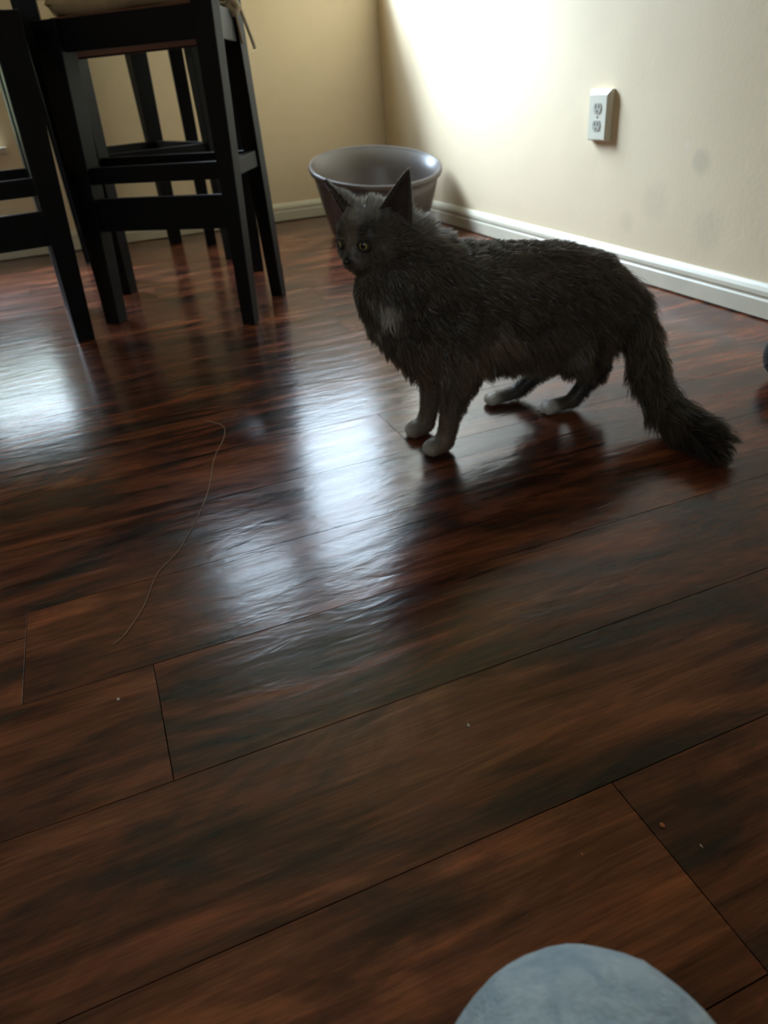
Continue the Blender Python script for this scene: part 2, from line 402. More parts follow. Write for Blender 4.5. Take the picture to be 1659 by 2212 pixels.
def make_cushion(name, label, quad, z0, z1, shrink=0.02, sag=0.012):
    """soft square pad: grid with rounded rim"""
    q = [V(*p) for p in quad]; n = 16
    bm = bmesh.new(); G = {}
    for s, zz in ((0, 0), (1, 1)):
        for i in range(n + 1):
            for j in range(n + 1):
                u, v = i / n, j / n
                p = (q[0] * (1 - u) + q[1] * u) * (1 - v) + (q[3] * (1 - u) + q[2] * u) * v
                ex = min(u, 1 - u, v, 1 - v) * 2
                round_ = math.sqrt(max(0, 1 - (1 - min(1, ex * 3.2)) ** 2))
                zm = (z0 + z1) / 2; hh = (z1 - z0) / 2
                z = zm + (hh * round_ if s else -hh * min(1, 0.25 + 0.75 * round_))
                z += 0.004 * math.sin(9 * u + 2) * math.sin(8 * v)
                edge = (i in (0, n) or j in (0, n))
                if edge and s == 1: G[(s, i, j)] = G[(0, i, j)]
                else: G[(s, i, j)] = bm.verts.new((p.x, p.y, z))
    for s in (0, 1):
        for i in range(n):
            for j in range(n):
                f = [G[(s, i, j)], G[(s, i + 1, j)], G[(s, i + 1, j + 1)], G[(s, i, j + 1)]]
                try: bm.faces.new(f if s else f[::-1])
                except ValueError: pass
    c = (q[0] + q[1] + q[2] + q[3]) / 4
    return bm, c

chairA, atA = make_chair('counter_chair', 'black counter-height chair with cushion ties hanging from its back post, beside the cat',
    [(0.009, 2.087), (0.333, 1.846), (0.471, 2.085), (0.068, 2.425)], [(0.032, 0.0), (0.017, 0.0), (-0.020, 0.0), (0.006, 0.0)], (1, 2), zr=(0.622, 0.686), lean=(0.03, -0.03), group='black chairs round the table')
chairB, atB = make_chair('counter_chair', 'black counter-height chair cut off by the left edge of the picture',
    [(-0.48, 1.915), (-0.078, 1.968), (-0.100, 2.330), (-0.48, 2.300)], [(0.0, 0.0), (0.025, 0.0), (0.02, 0.0), (0.0, 0.0)], (0, 3), zr=(0.632, 0.696), lean=(-0.03, 0.0), lowsides=(0, 1), group='black chairs round the table')
stool, atC = make_chair('counter_stool', 'black backless stool under the table, close to the back wall',
    [(0.06, 2.62), (0.465, 2.72), (0.322, 3.19), (0.068, 3.09)], [(0, 0)] * 4, (), zr=(0.665, 0.705), low=(0.2, 0.24), mid=(0.345, 0.378), lowsides=(), group=None)
stool['category'] = 'stool'

def cushion_on(at, name, label, posts_clear, zb):
    g = lambda i: at(i, 0.68)
    q = [g(i) for i in range(4)]; c = (q[0] + q[1] + q[2] + q[3]) / 4
    qq = []
    for i in range(4):
        k = 0.88 if i in posts_clear else 1.03
        p = c + (q[i] - c) * k; qq.append((p.x, p.y, 0))
    bm, cc = make_cushion(name, label, qq, zb, zb + 0.062)
    e = empty(name, (cc.x, cc.y, zb)); tag(e, label, 'cushion', 'beige seat cushions')
    from_bm('pad', bm, MAT['cushion'], e, smooth=True)
    return e
cuA = cushion_on(atA, 'seat_cushion', 'beige seat cushion with a hanging tie on the chair beside the cat', (1, 2), 0.691)
cuB = cushion_on(atB, 'seat_cushion', 'beige seat cushion on the chair cut off by the left edge', (0, 3), 0.701)
# ties knotted round the back post
bm = bmesh.new(); tube(bm, smooth_path([(0.464, 2.052, 0.705), (0.471, 2.05, 0.685), (0.481, 2.05, 0.653), (0.488, 2.052, 0.63), (0.494, 2.052, 0.605)]), 0.0042, 6); from_bm('tie', bm, MAT['tie'], cuA, smooth=True)
bm = bmesh.new(); tube(bm, smooth_path([(0.458, 2.052, 0.70), (0.4585, 2.05, 0.67), (0.461, 2.05, 0.645), (0.465, 2.05, 0.617)]), 0.0036, 6); from_bm('tie', bm, MAT['tie'], cuA, smooth=True)
bm = bmesh.new(); tube(bm, smooth_path([(0.440, 2.050, 0.692), (0.446, 2.046, 0.703), (0.455, 2.044, 0.700), (0.462, 2.046, 0.690), (0.455, 2.044, 0.680), (0.446, 2.046, 0.684), (0.440, 2.05, 0.692)]), 0.0095, 8); from_bm('knot', bm, MAT['tie'], cuA, smooth=True)
bm = bmesh.new(); tube(bm, smooth_path([(0.38, 2.05, 0.70), (0.42, 2.047, 0.70), (0.448, 2.046, 0.698)]), 0.004, 6); from_bm('tie', bm, MAT['tie'], cuA, smooth=True)

# counter-height table
TL = [(0.0, 2.495), (0.493, 2.454), (0.444, 3.042), (-0.02, 3.07)]
tc_ = sum((V(x, y, 0) for x, y in TL), V(0, 0, 0)) / 4
tab = empty('counter_table', tc_); tag(tab, 'black counter-height table standing behind the chairs by the back wall', 'table')
ax = (V(*TL[1], 0) - V(*TL[0], 0)).normalized(); ay = V(-ax.y, ax.x, 0)
for x, y in TL:
    bm = bmesh.new(); beam(bm, (x, y, 0), (x, y, 0.90), ax, ay, (0.020, 0.020), (0.026, 0.026)); from_bm('leg', bm, BLK, tab, bevel=0.003)
for k in range(4):
    p = V(*TL[k], 0.86); q = V(*TL[(k + 1) % 4], 0.86); d = (q - p).normalized()
    bm = bmesh.new(); beam(bm, p + d * 0.03, q - d * 0.03, V(-d.y, d.x, 0), V(0, 0, 1), (0.010, 0.04), (0.010, 0.04)); from_bm('apron', bm, BLK, tab, bevel=0.002)
bm = bmesh.new(); vs = []
for z in (0.90, 0.935):
    vs.append([bm.verts.new(tc_ + (V(x, y, 0) - tc_) * 1.22 + V(0, 0, z)) for x, y in TL])
bm.faces.new(vs[0][::-1]); bm.faces.new(vs[1])
for k in range(4): bm.faces.new((vs[0][k], vs[0][(k + 1) % 4], vs[1][(k + 1) % 4], vs[1][k]))
from_bm('tabletop', bm, BLK, tab, bevel=0.005)

# ------------------------------------------------------------------ grey tub in the corner
TC = V(1.072, 2.784, 0); TA, TB, TZ, TK, TM = 0.255, 0.184, 0.243, 0.288, -0.069
th_, td_ = V(0.927, -0.376, 0), V(0.376, 0.927, 0)
tub = empty('litter_tub', TC); tag(tub, 'grey oval plastic tub with a raised back rim in the room corner', 'tub')
def tub_ring(fac, drop, z=None, n=64):
    out = []
    for i in range(n):
        t = 2 * math.pi * i / n; A = TA * math.cos(t) * fac; B = TB * math.sin(t) * fac
        zz = TZ + TK * TB * math.sin(t) + TM * TA * math.cos(t) - drop if z is None else z
        out.append(TC + th_ * A + td_ * B + V(0, 0, zz))
    return out
def loft(bm, rings, close=True):
    R = [[bm.verts.new(p) for p in r] for r in rings]; n = len(R[0])
    for a in range(len(R) - 1):
        for k in range(n): bm.faces.new((R[a][k], R[a][(k + 1) % n], R[a + 1][(k + 1) % n], R[a + 1][k]))
    return R
bm = bmesh.new()
def lerp_ring(f, k):   # k: 0 floor .. 1 rim
    out = []
    for p, q in zip(tub_ring(f, 0, z=0.004), tub_ring(f, 0.006)):
        out.append(V(p.x, p.y, p.z + (q.z - p.z) * k))
    return out
rings = [lerp_ring(0.70, 0.0), lerp_ring(0.735, 0.02), lerp_ring(0.78, 0.2), lerp_ring(0.84, 0.45), lerp_ring(0.90, 0.72), lerp_ring(0.955, 1.0), lerp_ring(0.935, 1.0), lerp_ring(0.88, 0.72), lerp_ring(0.82, 0.45), lerp_ring(0.76, 0.22), lerp_ring(0.70, 0.06)]
R = loft(bm, rings); bm.faces.new(R[0][::-1]); bm.faces.new(R[-1])
from_bm('basin', bm, MAT['tub'], tub, smooth=True)
bm = bmesh.new()
rings = [tub_ring(0.95, 0.022), tub_ring(0.985, 0.020), tub_ring(1.0, 0.010), tub_ring(0.992, 0.001), tub_ring(0.97, -0.001), tub_ring(0.94, 0.004), tub_ring(0.935, 0.014)]
R = loft(bm, rings); 
for k in range(64): bm.faces.new((R[-1][k], R[-1][(k + 1) % 64], R[0][(k + 1) % 64], R[0][k]))
from_bm('rim', bm, MAT['tub'], tub, smooth=True)

# ------------------------------------------------------------------ wall outlet
out = empty('wall_outlet', (XW, 1.795, 0.395)); tag(out, 'ivory double wall outlet on the bright right wall', 'outlet')
bm = bmesh.new(); y0, y1, z0, z1 = 1.756, 1.842, 0.334, 0.455
v0 = [bm.verts.new((XW, y, z)) for y, z in ((y0, z0), (y1, z0), (y1, z1), (y0, z1))]
v1 = [bm.verts.new((XW - 0.011, y, z)) for y, z in ((y0, z0), (y1, z0), (y1, z1), (y0, z1))]
v2 = [bm.verts.new((XW - 0.019, y, z)) for y, z in ((y0 + 0.007, z0 + 0.004), (y1 - 0.007, z0 + 0.004), (y1 - 0.007, z1 - 0.012), (y0 + 0.007, z1 - 0.012))]
for a, b in ((v0, v1), (v1, v2)):
    for k in range(4): bm.faces.new((a[k], a[(k + 1) % 4], b[(k + 1) % 4], b[k]))
bm.faces.new(v2)
from_bm('cover_plate', bm, MAT['plate'], out)
FX = XW - 0.019; yc = (y0 + y1) / 2; zc = (z0 + z1) / 2 - 0.003
for dz in (0.0205, -0.0205):
    bm = bmesh.new(); n = 24; a = []; b = []
    for k in range(n):
        t = 2 * math.pi * k / n; yy = yc + 0.0165 * math.cos(t); zz = zc + dz + max(-0.0125, min(0.0125, 0.0165 * math.sin(t)))
        a.append(bm.verts.new((FX + 0.001, yy, zz))); b.append(bm.verts.new((FX - 0.0016, yy, zz)))
    for k in range(n): bm.faces.new((a[k], a[(k + 1) % n], b[(k + 1) % n], b[k]))
    bm.faces.new(b)
    so = from_bm('socket', bm, MAT['socket'], out)
    for dy, h in ((0.0065, 0.005), (-0.0065, 0.0042)):
        bm = bmesh.new(); box(bm, FX - 0.0021, FX - 0.001, yc + dy - 0.0013, yc + dy + 0.0013, zc + dz + 0.004 - h, zc + dz + 0.004 + h)
        s = from_bm('slot', bm, MAT['slot']); s.parent = so; s.matrix_parent_inverse = Matrix.Translation((XW, 1.795, 0.395)).inverted() if False else so.matrix_world.inverted()
    bm = bmesh.new(); tube(bm, [(FX - 0.001, yc, zc + dz - 0.0075), (FX - 0.0021, yc, zc + dz - 0.0075)], 0.0026, 10); s = from_bm('slot', bm, MAT['slot']); s.parent = so
bm = bmesh.new(); tube(bm, [(FX + 0.001, yc, zc), (FX - 0.0014, yc, zc)], 0.003, 10); from_bm('screw', bm, MAT['metal'], out)

# ------------------------------------------------------------------ black ball at the right edge
BR = 0.046; BC = V(1.108, 0.872, BR)
ball = empty('ball', (BC.x, BC.y, 0)); tag(ball, 'small black ball on the floor, cut off by the right edge', 'ball')
bm = bmesh.new(); bmesh.ops.create_uvsphere(bm, u_segments=32, v_segments=20, radius=BR, matrix=Matrix.Translation(BC)); from_bm('shell', bm, MAT['rubber'], ball, smooth=True)
bm = bmesh.new()
pts = []
for k in range(49):
    t = 2 * math.pi * k / 48; s = V(math.cos(t), math.sin(t), 0.55 * math.sin(2 * t)).normalized(); pts.append(BC + s * BR)
tube(bm, pts, 0.0016, 6, caps=False); from_bm('seam', bm, MAT['rubber'], ball, smooth=True)

# ------------------------------------------------------------------ bits on the floor
def crumb(name, label, x, y, r, mat, st=(1, 1, 0.6)):
    bm = bmesh.new(); bmesh.ops.create_icosphere(bm, subdivisions=2, radius=r)
    for v in bm.verts:
        v.co = Vector((v.co.x * st[0], v.co.y * st[1], v.co.z * st[2])) * random.uniform(0.8, 1.15)
    mz = min(v.co.z for v in bm.verts)
    for v in bm.verts: v.co += V(x, y, -mz)
    o = from_bm(name, bm, mat, smooth=True); tag(o, label, 'crumb', 'crumbs on the floor')
crumb('crumb', 'tiny pale crumb on the floor at the left, below the thread', -0.093, 0.592, 0.0017, MAT['crumb_white'])
crumb('crumb', 'tiny pale crumb in the middle of the floor', 0.211, 0.408, 0.0016, MAT['crumb_white'], (0.7, 1.3, 0.6))
crumb('crumb', 'dull sliver of a crumb just above the blue knee', 0.230, 0.258, 0.0012, MAT['crumb_orange'], (0.7, 1.3, 0.5))
crumb('crumb', 'orange-brown crumb beside a board joint at the lower right', 0.301, 0.252, 0.0022, MAT['crumb_orange'], (0.8, 1.1, 0.5))
crumb('crumb', 'tiny white sliver right of the orange-brown crumb', 0.316, 0.226, 0.0012, MAT['crumb_white'], (0.5, 1.5, 0.5))
TH = [(0.111, 1.262), (0.136, 1.222), (0.129, 1.17), (0.098, 1.096), (0.069, 0.988), (0.034, 0.902), (0.003, 0.841), (-0.03, 0.799), (-0.053, 0.738), (-0.078, 0.695), (-0.092, 0.683)]
bm = bmesh.new(); tube(bm, smooth_path([(x, y, 0.0011) for x, y in TH], 5), 0.0005, 5); tag(from_bm('thread', bm, MAT['thread'], smooth=True), 'thin pale thread curving across the floor at the left', 'thread')

# ------------------------------------------------------------------ organic bodies
def blob_mesh(name, balls, voxel, smooth_it=6):
    """union of ellipsoid balls -> one continuous skin"""
    bm = bmesh.new()
    for c, r in balls:
        m = Matrix.Translation(c) @ (Matrix.Diagonal((*r, 1)) if hasattr(r, '__len__') else Matrix.Scale(r, 4))
        bmesh.ops.create_icosphere(bm, subdivisions=2, radius=1.0, matrix=m)
    me = bpy.data.meshes.new(name); bm.to_mesh(me); bm.free()
    tmp = bpy.data.objects.new(name + '_tmp', me); COL.objects.link(tmp)
    md = tmp.modifiers.new('r', 'REMESH'); md.mode = 'VOXEL'; md.voxel_size = voxel
    ms = tmp.modifiers.new('s', 'SMOOTH'); ms.factor = 0.5; ms.iterations = smooth_it
    dg = bpy.context.evaluated_depsgraph_get(); dg.update()
    res = bpy.data.meshes.new_from_object(tmp.evaluated_get(dg))
    bpy.data.objects.remove(tmp, do_unlink=True); bpy.data.meshes.remove(me)
    res.name = name
    return res

def chain(balls, pts, rads, step=0.008):
    """balls along a poly-line with interpolated radii (scalars or triples)"""
    for i in range(len(pts) - 1):
        p = Vector(pts[i]); q = Vector(pts[i + 1]); n = max(2, int((q - p).length / step))
        for k in range(n + (i == len(pts) - 2)):
            t = k / n; a, b = rads[i], rads[i + 1]
            if hasattr(a, '__len__'): r = tuple(a[j] + (b[j] - a[j]) * t for j in range(3))
            else: r = a + (b - a) * t
            balls.append((p.lerp(q, t), r))

# ---- person: bent knee in light blue trousers at the bottom of the picture
def person_mat():
    m, nt, b = mat_base('light_blue_fleece')
    tc = nt.nodes.new('ShaderNodeTexCoord')
    n = noise(nt, tc.outputs['Object'], 55, 4, 0.6, 0.6); n2 = noise(nt, tc.outputs['Object'], 420, 3)
    r = ramp(nt, n.outputs[0], [(0.32, (0.38, 0.52, 0.67)), (0.66, (0.62, 0.76, 0.88))])
    nt.links.new(r.outputs[0], b.inputs['Base Color']); b.inputs['Roughness'].default_value = 0.95; b.inputs['Specular IOR Level'].default_value = 0.1
    b.inputs['Sheen Weight'].default_value = 0.25
    a = nt.nodes.new('ShaderNodeMath'); a.operation = 'MULTIPLY_ADD'; nt.links.new(n.outputs[0], a.inputs[0]); a.inputs[1].default_value = 2.0; nt.links.new(n2.outputs[0], a.inputs[2])
    bump(nt, b, a.outputs[0], 0.5, 0.003); return m
B = []
KN = V(0.0915, 0.076, 0.172)
chain(B, [KN, (0.05, -0.08, 0.155), (0.0, -0.36, 0.16)], [0.066, 0.072, 0.10], 0.02)
chain(B, [KN + V(-0.004, -0.01, -0.03), (0.0, -0.02, 0.075), (-0.16, -0.10, 0.055)], [0.055, 0.052, 0.042], 0.02)
chain(B, [(-0.22, -0.40, 0.14), (0.0, -0.38, 0.14)], [0.115, 0.115], 0.03)
chain(B, [(-0.22, -0.36, 0.16), (-0.40, -0.10, 0.155), (-0.47, 0.0, 0.15)], [0.10, 0.07, 0.062], 0.02)
chain(B, [(-0.47, 0.0, 0.13), (-0.36, -0.06, 0.07), (-0.18, -0.16, 0.05)], [0.055, 0.05, 0.042], 0.02)
pm = blob_mesh('person', B, 0.009, 8)
tag(link('person', pm, person_mat(), smooth=True), 'person in light blue fleece trousers, one bent knee at the bottom edge', 'person')

# ---- cat
CY = 0.970
B = []
# trunk: (x, y, z) with half sizes (x, y, z)
TR = [((0.405, 0.957, 0.226), (0.038, 0.046, 0.060)), ((0.422, 0.960, 0.220), (0.042, 0.054, 0.072)), ((0.450, 0.965, 0.218), (0.05, 0.062, 0.082)), ((0.505, 0.968, 0.216), (0.05, 0.066, 0.089)), ((0.56, 0.970, 0.208), (0.05, 0.070, 0.091)), ((0.62, 0.972, 0.200), (0.05, 0.072, 0.091)), ((0.68, 0.972, 0.197), (0.05, 0.068, 0.085)), ((0.735, 0.972, 0.188), (0.05, 0.062, 0.072)), ((0.768, 0.970, 0.178), (0.035, 0.048, 0.052))]
chain(B, [a for a, b in TR], [b for a, b in TR], 0.02)
# neck
chain(B, [(0.445, 0.966, 0.250), (0.405, 0.957, 0.285), (0.370, 0.953, 0.322)], [0.066, 0.058, 0.047], 0.01)
chain(B, [(0.356, 0.945, 0.270), (0.376, 0.948, 0.232)], [0.034, 0.038], 0.01)
chain(B, [(0.380, 0.950, 0.232), (0.428, 0.957, 0.165)], [0.040, 0.032], 0.01)
# head frame
G = V(-0.88, -0.455, -0.16).normalized(); S = G.cross(V(0, 0, 1)).normalized(); S = -S if S.y < 0 else S   # S: towards the far (away) ear
UPH = S.cross(G); UPH = UPH if UPH.z > 0 else -UPH
HC = V(0.352, 0.951, 0.337)
hd = lambda f, s, u: HC + G * f + S * s + UPH * u
B.append((hd(-0.004, 0, 0.004), (0.046, 0.046, 0.040)))
for s in (-1, 1):
    B.append((hd(0.002, s * 0.027, -0.012), 0.028)); B.append((hd(-0.012, s * 0.034, -0.024), 0.024)); B.append((hd(0.037, s * 0.0085, -0.0195), 0.0130)); B.append((hd(0.012, s * 0.016, 0.010), 0.026))
chain(B, [hd(0.018, 0, 0.012), hd(0.036, 0, -0.004), hd(0.046, 0, -0.012)], [0.020, 0.012, 0.0085], 0.004)
chain(B, [hd(0.012, 0, -0.026), hd(0.034, 0, -0.028)], [0.020, 0.010], 0.005)
# front legs
for yo, wx in ((0.927, 0.0), (1.004, 0.002)):
    sy = 1 if yo > CY else -1
    chain(B, [(0.462, CY + sy * 0.030, 0.215), (0.470 + wx, CY + sy * 0.036, 0.150), (0.462 + wx, yo, 0.100), (0.451 + wx, yo, 0.045), (0.444 + wx, yo, 0.018)], [0.042, 0.033, 0.0215, 0.0165, 0.0165], 0.007)
    B.append(((0.431 + wx, yo, 0.0135), (0.025, 0.0195, 0.0145)))
    for k in (-1.5, -0.5, 0.5, 1.5):
        B.append(((0.414 + wx + abs(k) * 0.003, yo + k * 0.0085, 0.0095), (0.0095, 0.0062, 0.0090)))
# hind legs: near (towards the viewer) and far
def hind(hip, knee, hock, ankle, toe):
    chain(B, [hip, knee], [(0.058, 0.030, 0.062), (0.030, 0.022, 0.030)], 0.01)
    chain(B, [knee, hock], [0.028, 0.0165], 0.007)
    chain(B, [hock, ankle], [0.0165, 0.0140], 0.006)
    chain(B, [ankle, toe], [(0.016, 0.015, 0.012), (0.017, 0.0165, 0.0115)], 0.005)
    d = (Vector(toe) - Vector(ankle)).normalized(); d.z = 0; d.normalize(); n = V(-d.y, d.x, 0)
    for k in (-1.5, -0.5, 0.5, 1.5): B.append((Vector(toe) + d * (0.015 - abs(k) * 0.003) + n * k * 0.008 + V(0, 0, -0.002), (0.009, 0.007, 0.0085)))
hind((0.735, 0.938, 0.180), (0.690, 0.936, 0.120), (0.752, 0.950, 0.075), (0.708, 0.960, 0.016), (0.672, 0.966, 0.012))
hind((0.725, 1.004, 0.170), (0.672, 1.014, 0.110), (0.715, 1.034, 0.068), (0.648, 1.046, 0.016), (0.608, 1.052, 0.012))
# tail
TAIL = [(0.778, 0.968, 0.192), (0.795, 0.950, 0.178), (0.794, 0.912, 0.138), (0.782, 0.868, 0.092), (0.774, 0.820, 0.052), (0.776, 0.775, 0.032), (0.779, 0.735, 0.027), (0.780, 0.705, 0.025)]
TR_ = [0.026, 0.022, 0.019, 0.018, 0.018, 0.018, 0.017, 0.010]
chain(B, TAIL, TR_, 0.008)
cm = blob_mesh('cat_body', B, 0.0042, 5)

cat = empty('cat', (0.58, 0.968, 0)); tag(cat, 'long-haired dark grey cat with white toes standing on the wood floor', 'cat')
def coat_mat(name, attr=True, rough=0.38, transl=0.3):
    m = bpy.data.materials.new(name); m.use_nodes = True; nt = m.node_tree; b = nt.nodes['Principled BSDF']; o = nt.nodes['Material Output']
    a = nt.nodes.new('ShaderNodeVertexColor'); a.layer_name = 'coat'
    nt.links.new(a.outputs[0], b.inputs['Base Color']); b.inputs['Roughness'].default_value = rough; b.inputs['Specular IOR Level'].default_value = 0.8 if transl else 0.3
    if transl:
        t = nt.nodes.new('ShaderNodeBsdfTranslucent'); gm = nt.nodes.new('ShaderNodeGamma'); gm.inputs[1].default_value = 0.55; nt.links.new(a.outputs[0], gm.inputs[0]); nt.links.new(gm.outputs[0], t.inputs[0]); mx = nt.nodes.new('ShaderNodeMixShader'); mx.inputs[0].default_value = transl
        nt.links.new(b.outputs[0], mx.inputs[1]); nt.links.new(t.outputs[0], mx.inputs[2]); nt.links.new(mx.outputs[0], o.inputs[0])
    return m
body = link('body', cm, coat_mat('cat_skin', transl=0), cat, smooth=True)

# comb field: control points (position, hair direction, length, colour)
GREY = np.array((0.110, 0.089, 0.069)); DARK = np.array((0.050, 0.043, 0.036)); TAN = np.array((0.24, 0.18, 0.12)); WHITE = np.array((0.74, 0.70, 0.64)); RIM_LIT = np.array((0.36, 0.35, 0.335))  # last tone paints the backlit rim on crown, nape, withers and ears
CP = []
def cp(p, d, L, c): CP.append((np.array(p, float), np.array(Vector(d).normalized()), L, np.array(c, float)))
for (x, y, z), (rx, ry, rz) in TR:
    cp((x, y, z + rz), (0.95, 0, -0.15), 0.022, GREY * 1.1)
    for s in (-1, 1):
        cp((x, y + s * ry, z), (0.75, 0.05 * s, -0.65), 0.034, GREY); cp((x, y + s * ry * 0.8, z - rz * 0.75), (0.35, 0.0, -0.93), 0.042, TAN * 0.75)
    cp((x, y, z - rz), (0.3, 0, -0.95), 0.044, TAN)
cp((0.372, 0.955, 0.235), (0.15, -0.05, -0.98), 0.034, GREY); cp((0.370, 0.94, 0.255), (0.1, -0.1, -0.99), 0.03, GREY); cp((0.39, 0.952, 0.175), (0.2, 0, -0.98), 0.036, TAN * 0.8); cp((0.42, 0.94, 0.160), (0.25, 0, -0.96), 0.036, TAN)
cp((0.352, 0.915, 0.252), (0.05, -0.1, -0.99), 0.022, WHITE); cp((0.353, 0.915, 0.243), (0.05, -0.1, -0.99), 0.022, WHITE)
for p in ((0.345, 0.915, 0.275), (0.37, 0.91, 0.265), (0.375, 0.905, 0.24), (0.365, 0.915, 0.220), (0.34, 0.925, 0.24), (0.338, 0.93, 0.262), (0.39, 0.90, 0.22)): cp(p, (0.1, -0.1, -0.98), 0.026, GREY)
cp((0.52, 0.905, 0.175), (0.45, -0.1, -0.9), 0.040, TAN * 1.1); cp((0.50, 0.905, 0.145), (0.45, -0.1, -0.9), 0.040, TAN * 1.1)
for p in ((0.43, 0.925, 0.28), (0.43, 0.925, 0.25), (0.40, 0.915, 0.27)): cp(p, (0.55, -0.1, -0.83), 0.028, GREY)
cp((0.42, 0.96, 0.335), (0.7, 0.0, 0.6), 0.030, RIM_LIT * 1.3); cp((0.46, 0.972, 0.305), (0.8, 0.0, 0.5), 0.032, RIM_LIT * 1.4); cp((0.50, 0.98, 0.300), (0.85, 0.0, 0.35), 0.030, RIM_LIT * 1.2); cp((0.40, 1.0, 0.30), (0.6, 0.3, -0.4), 0.026, RIM_LIT)  # pale nape and withers: rim light put into the hair colour
for (f, s, u), L, c in (((0.045, 0, -0.01), 0.003, DARK), ((0.040, 0.012, -0.02), 0.005, GREY * 1.3), ((0.040, -0.012, -0.02), 0.005, GREY * 1.25), ((0.040, 0, 0.002), 0.004, GREY * 1.6), ((0.030, 0, 0.022), 0.006, GREY * 1.3), ((0.028, -0.022, 0.018), 0.006, DARK), ((0.028, 0.022, 0.018), 0.006, DARK), ((0.034, -0.024, -0.008), 0.006, GREY * 1.15), ((0.036, 0, -0.036), 0.008, GREY * 1.2), ((0.02, 0, 0.04), 0.011, RIM_LIT * 1.1), ((-0.01, 0, 0.044), 0.017, RIM_LIT * 1.4), ((-0.02, 0.02, 0.042), 0.018, RIM_LIT * 1.4), ((-0.005, 0.035, 0.03), 0.016, RIM_LIT * 1.2), ((0.02, -0.035, 0.0), 0.008, GREY), ((0.02, 0.035, 0.0), 0.008, GREY), ((0.0, -0.046, -0.015), 0.018, GREY), ((0.0, 0.046, -0.015), 0.02, RIM_LIT), ((0.02, 0, -0.04), 0.012, GREY * 0.8), ((-0.02, -0.03, -0.03), 0.024, GREY)):
    p = hd(f, s, u); d = (-G * 0.8 + (p - HC).normalized() * 0.35 + V(0, 0, -0.35)) if u < 0.03 else (-G * 0.75 + UPH * 0.6)
    cp(p, d, L, c)
for yo, wx in ((0.927, 0.0), (1.004, 0.002)):
    cp((0.470, yo, 0.13), (0.45, 0, -0.9), 0.028, TAN * 0.8); cp((0.462, yo, 0.09), (0.35, 0, -0.93), 0.018, TAN * 0.75); cp((0.452, yo, 0.06), (0.2, 0, -0.98), 0.008, TAN * 0.75); cp((0.446, yo - 0.015, 0.04), (0.2, 0, -0.98), 0.006, TAN * 0.7); cp((0.446, yo + 0.015, 0.04), (0.2, 0, -0.98), 0.006, TAN * 0.7)
    cp((0.440, yo, 0.026), (-0.5, 0, -0.8), 0.005, TAN * 0.8); cp((0.425, yo, 0.022), (-0.7, 0, -0.6), 0.004, WHITE * 0.35); cp((0.406, yo, 0.012), (-0.8, 0, -0.5), 0.003, WHITE * 0.7); cp((0.43, yo - 0.018, 0.008), (-0.7, 0, -0.5), 0.003, TAN * 0.9)
for P in (((0.735, 0.91, 0.18), (0.8, -0.05, -0.6), 0.026, GREY), ((0.71, 0.915, 0.13), (0.7, 0, -0.7), 0.024, GREY * 0.8), ((0.75, 0.935, 0.08), (0.5, 0, -0.85), 0.014, DARK), ((0.72, 0.955, 0.04), (0.5, 0, -0.85), 0.008, DARK), ((0.69, 0.96, 0.018), (-0.7, 0, -0.5), 0.004, GREY), ((0.66, 0.966, 0.014), (-0.8, 0, -0.4), 0.003, WHITE),
          ((0.725, 1.03, 0.17), (0.8, 0.05, -0.6), 0.026, GREY), ((0.70, 1.035, 0.08), (0.5, 0, -0.85), 0.014, DARK), ((0.66, 1.045, 0.03), (0.4, 0, -0.85), 0.008, DARK), ((0.62, 1.05, 0.018), (-0.7, 0, -0.5), 0.004, GREY), ((0.598, 1.052, 0.014), (-0.8, 0, -0.4), 0.003, WHITE),
          ((0.78, 0.93, 0.16), (0.5, -0.2, -0.85), 0.034, GREY), ((0.78, 1.0, 0.16), (0.5, 0.2, -0.85), 0.03, GREY), ((0.785, 0.965, 0.12), (0.3, -0.1, -0.95), 0.036, GREY)): cp(*P)
for i in range(1, len(TAIL)):
    p = Vector(TAIL[i]); d = (Vector(TAIL[min(i + 1, len(TAIL) - 1)]) - Vector(TAIL[i - 1])).normalized(); r = TR_[i]
    for o in (V(1, 0, 0), V(-1, 0, 0), V(0, 0.6, 0.8), V(0, -0.6, -0.8)):
        dd = d + o * 0.36 + V(0, 0, -0.12 if i < 5 else 0.03)
        cp(p + o * r, dd, 0.050 if i < 7 else 0.036, (GREY if i < 6 else DARK * 1.1) * (1.15 if o.x > 0 else 1.0))
CPp = np.array([c[0] for c in CP]); CPd = np.array([c[1] for c in CP]); CPl = np.array([c[2] for c in CP]); CPc = np.array([c[3] for c in CP])

def field(P):
    d2 = ((P[:, None, :] - CPp[None]) ** 2).sum(2) + 1e-6
    w = d2 ** -2.0; w /= w.sum(1, keepdims=True)
    D = w @ CPd; D /= np.linalg.norm(D, axis=1, keepdims=True) + 1e-9
    return D, w @ CPl, w @ CPc

def mesh_arrays(me):
    me.calc_loop_triangles()
    v = np.empty(len(me.vertices) * 3); me.vertices.foreach_get('co', v); v = v.reshape(-1, 3)
    t = np.empty(len(me.loop_triangles) * 3, dtype=np.int32); me.loop_triangles.foreach_get('vertices', t); t = t.reshape(-1, 3)
    n = np.empty(len(me.vertices) * 3); me.vertices.foreach_get('normal', n); n = n.reshape(-1, 3)
    return v, t, n
cv, ct, cn = mesh_arrays(cm)
_, _, vc = field(cv)
ca = cm.color_attributes.new('coat', 'FLOAT_COLOR', 'POINT')
ca.data.foreach_set('color', np.concatenate([vc * 0.8, np.ones((len(vc), 1))], 1).astype(np.float32).ravel())

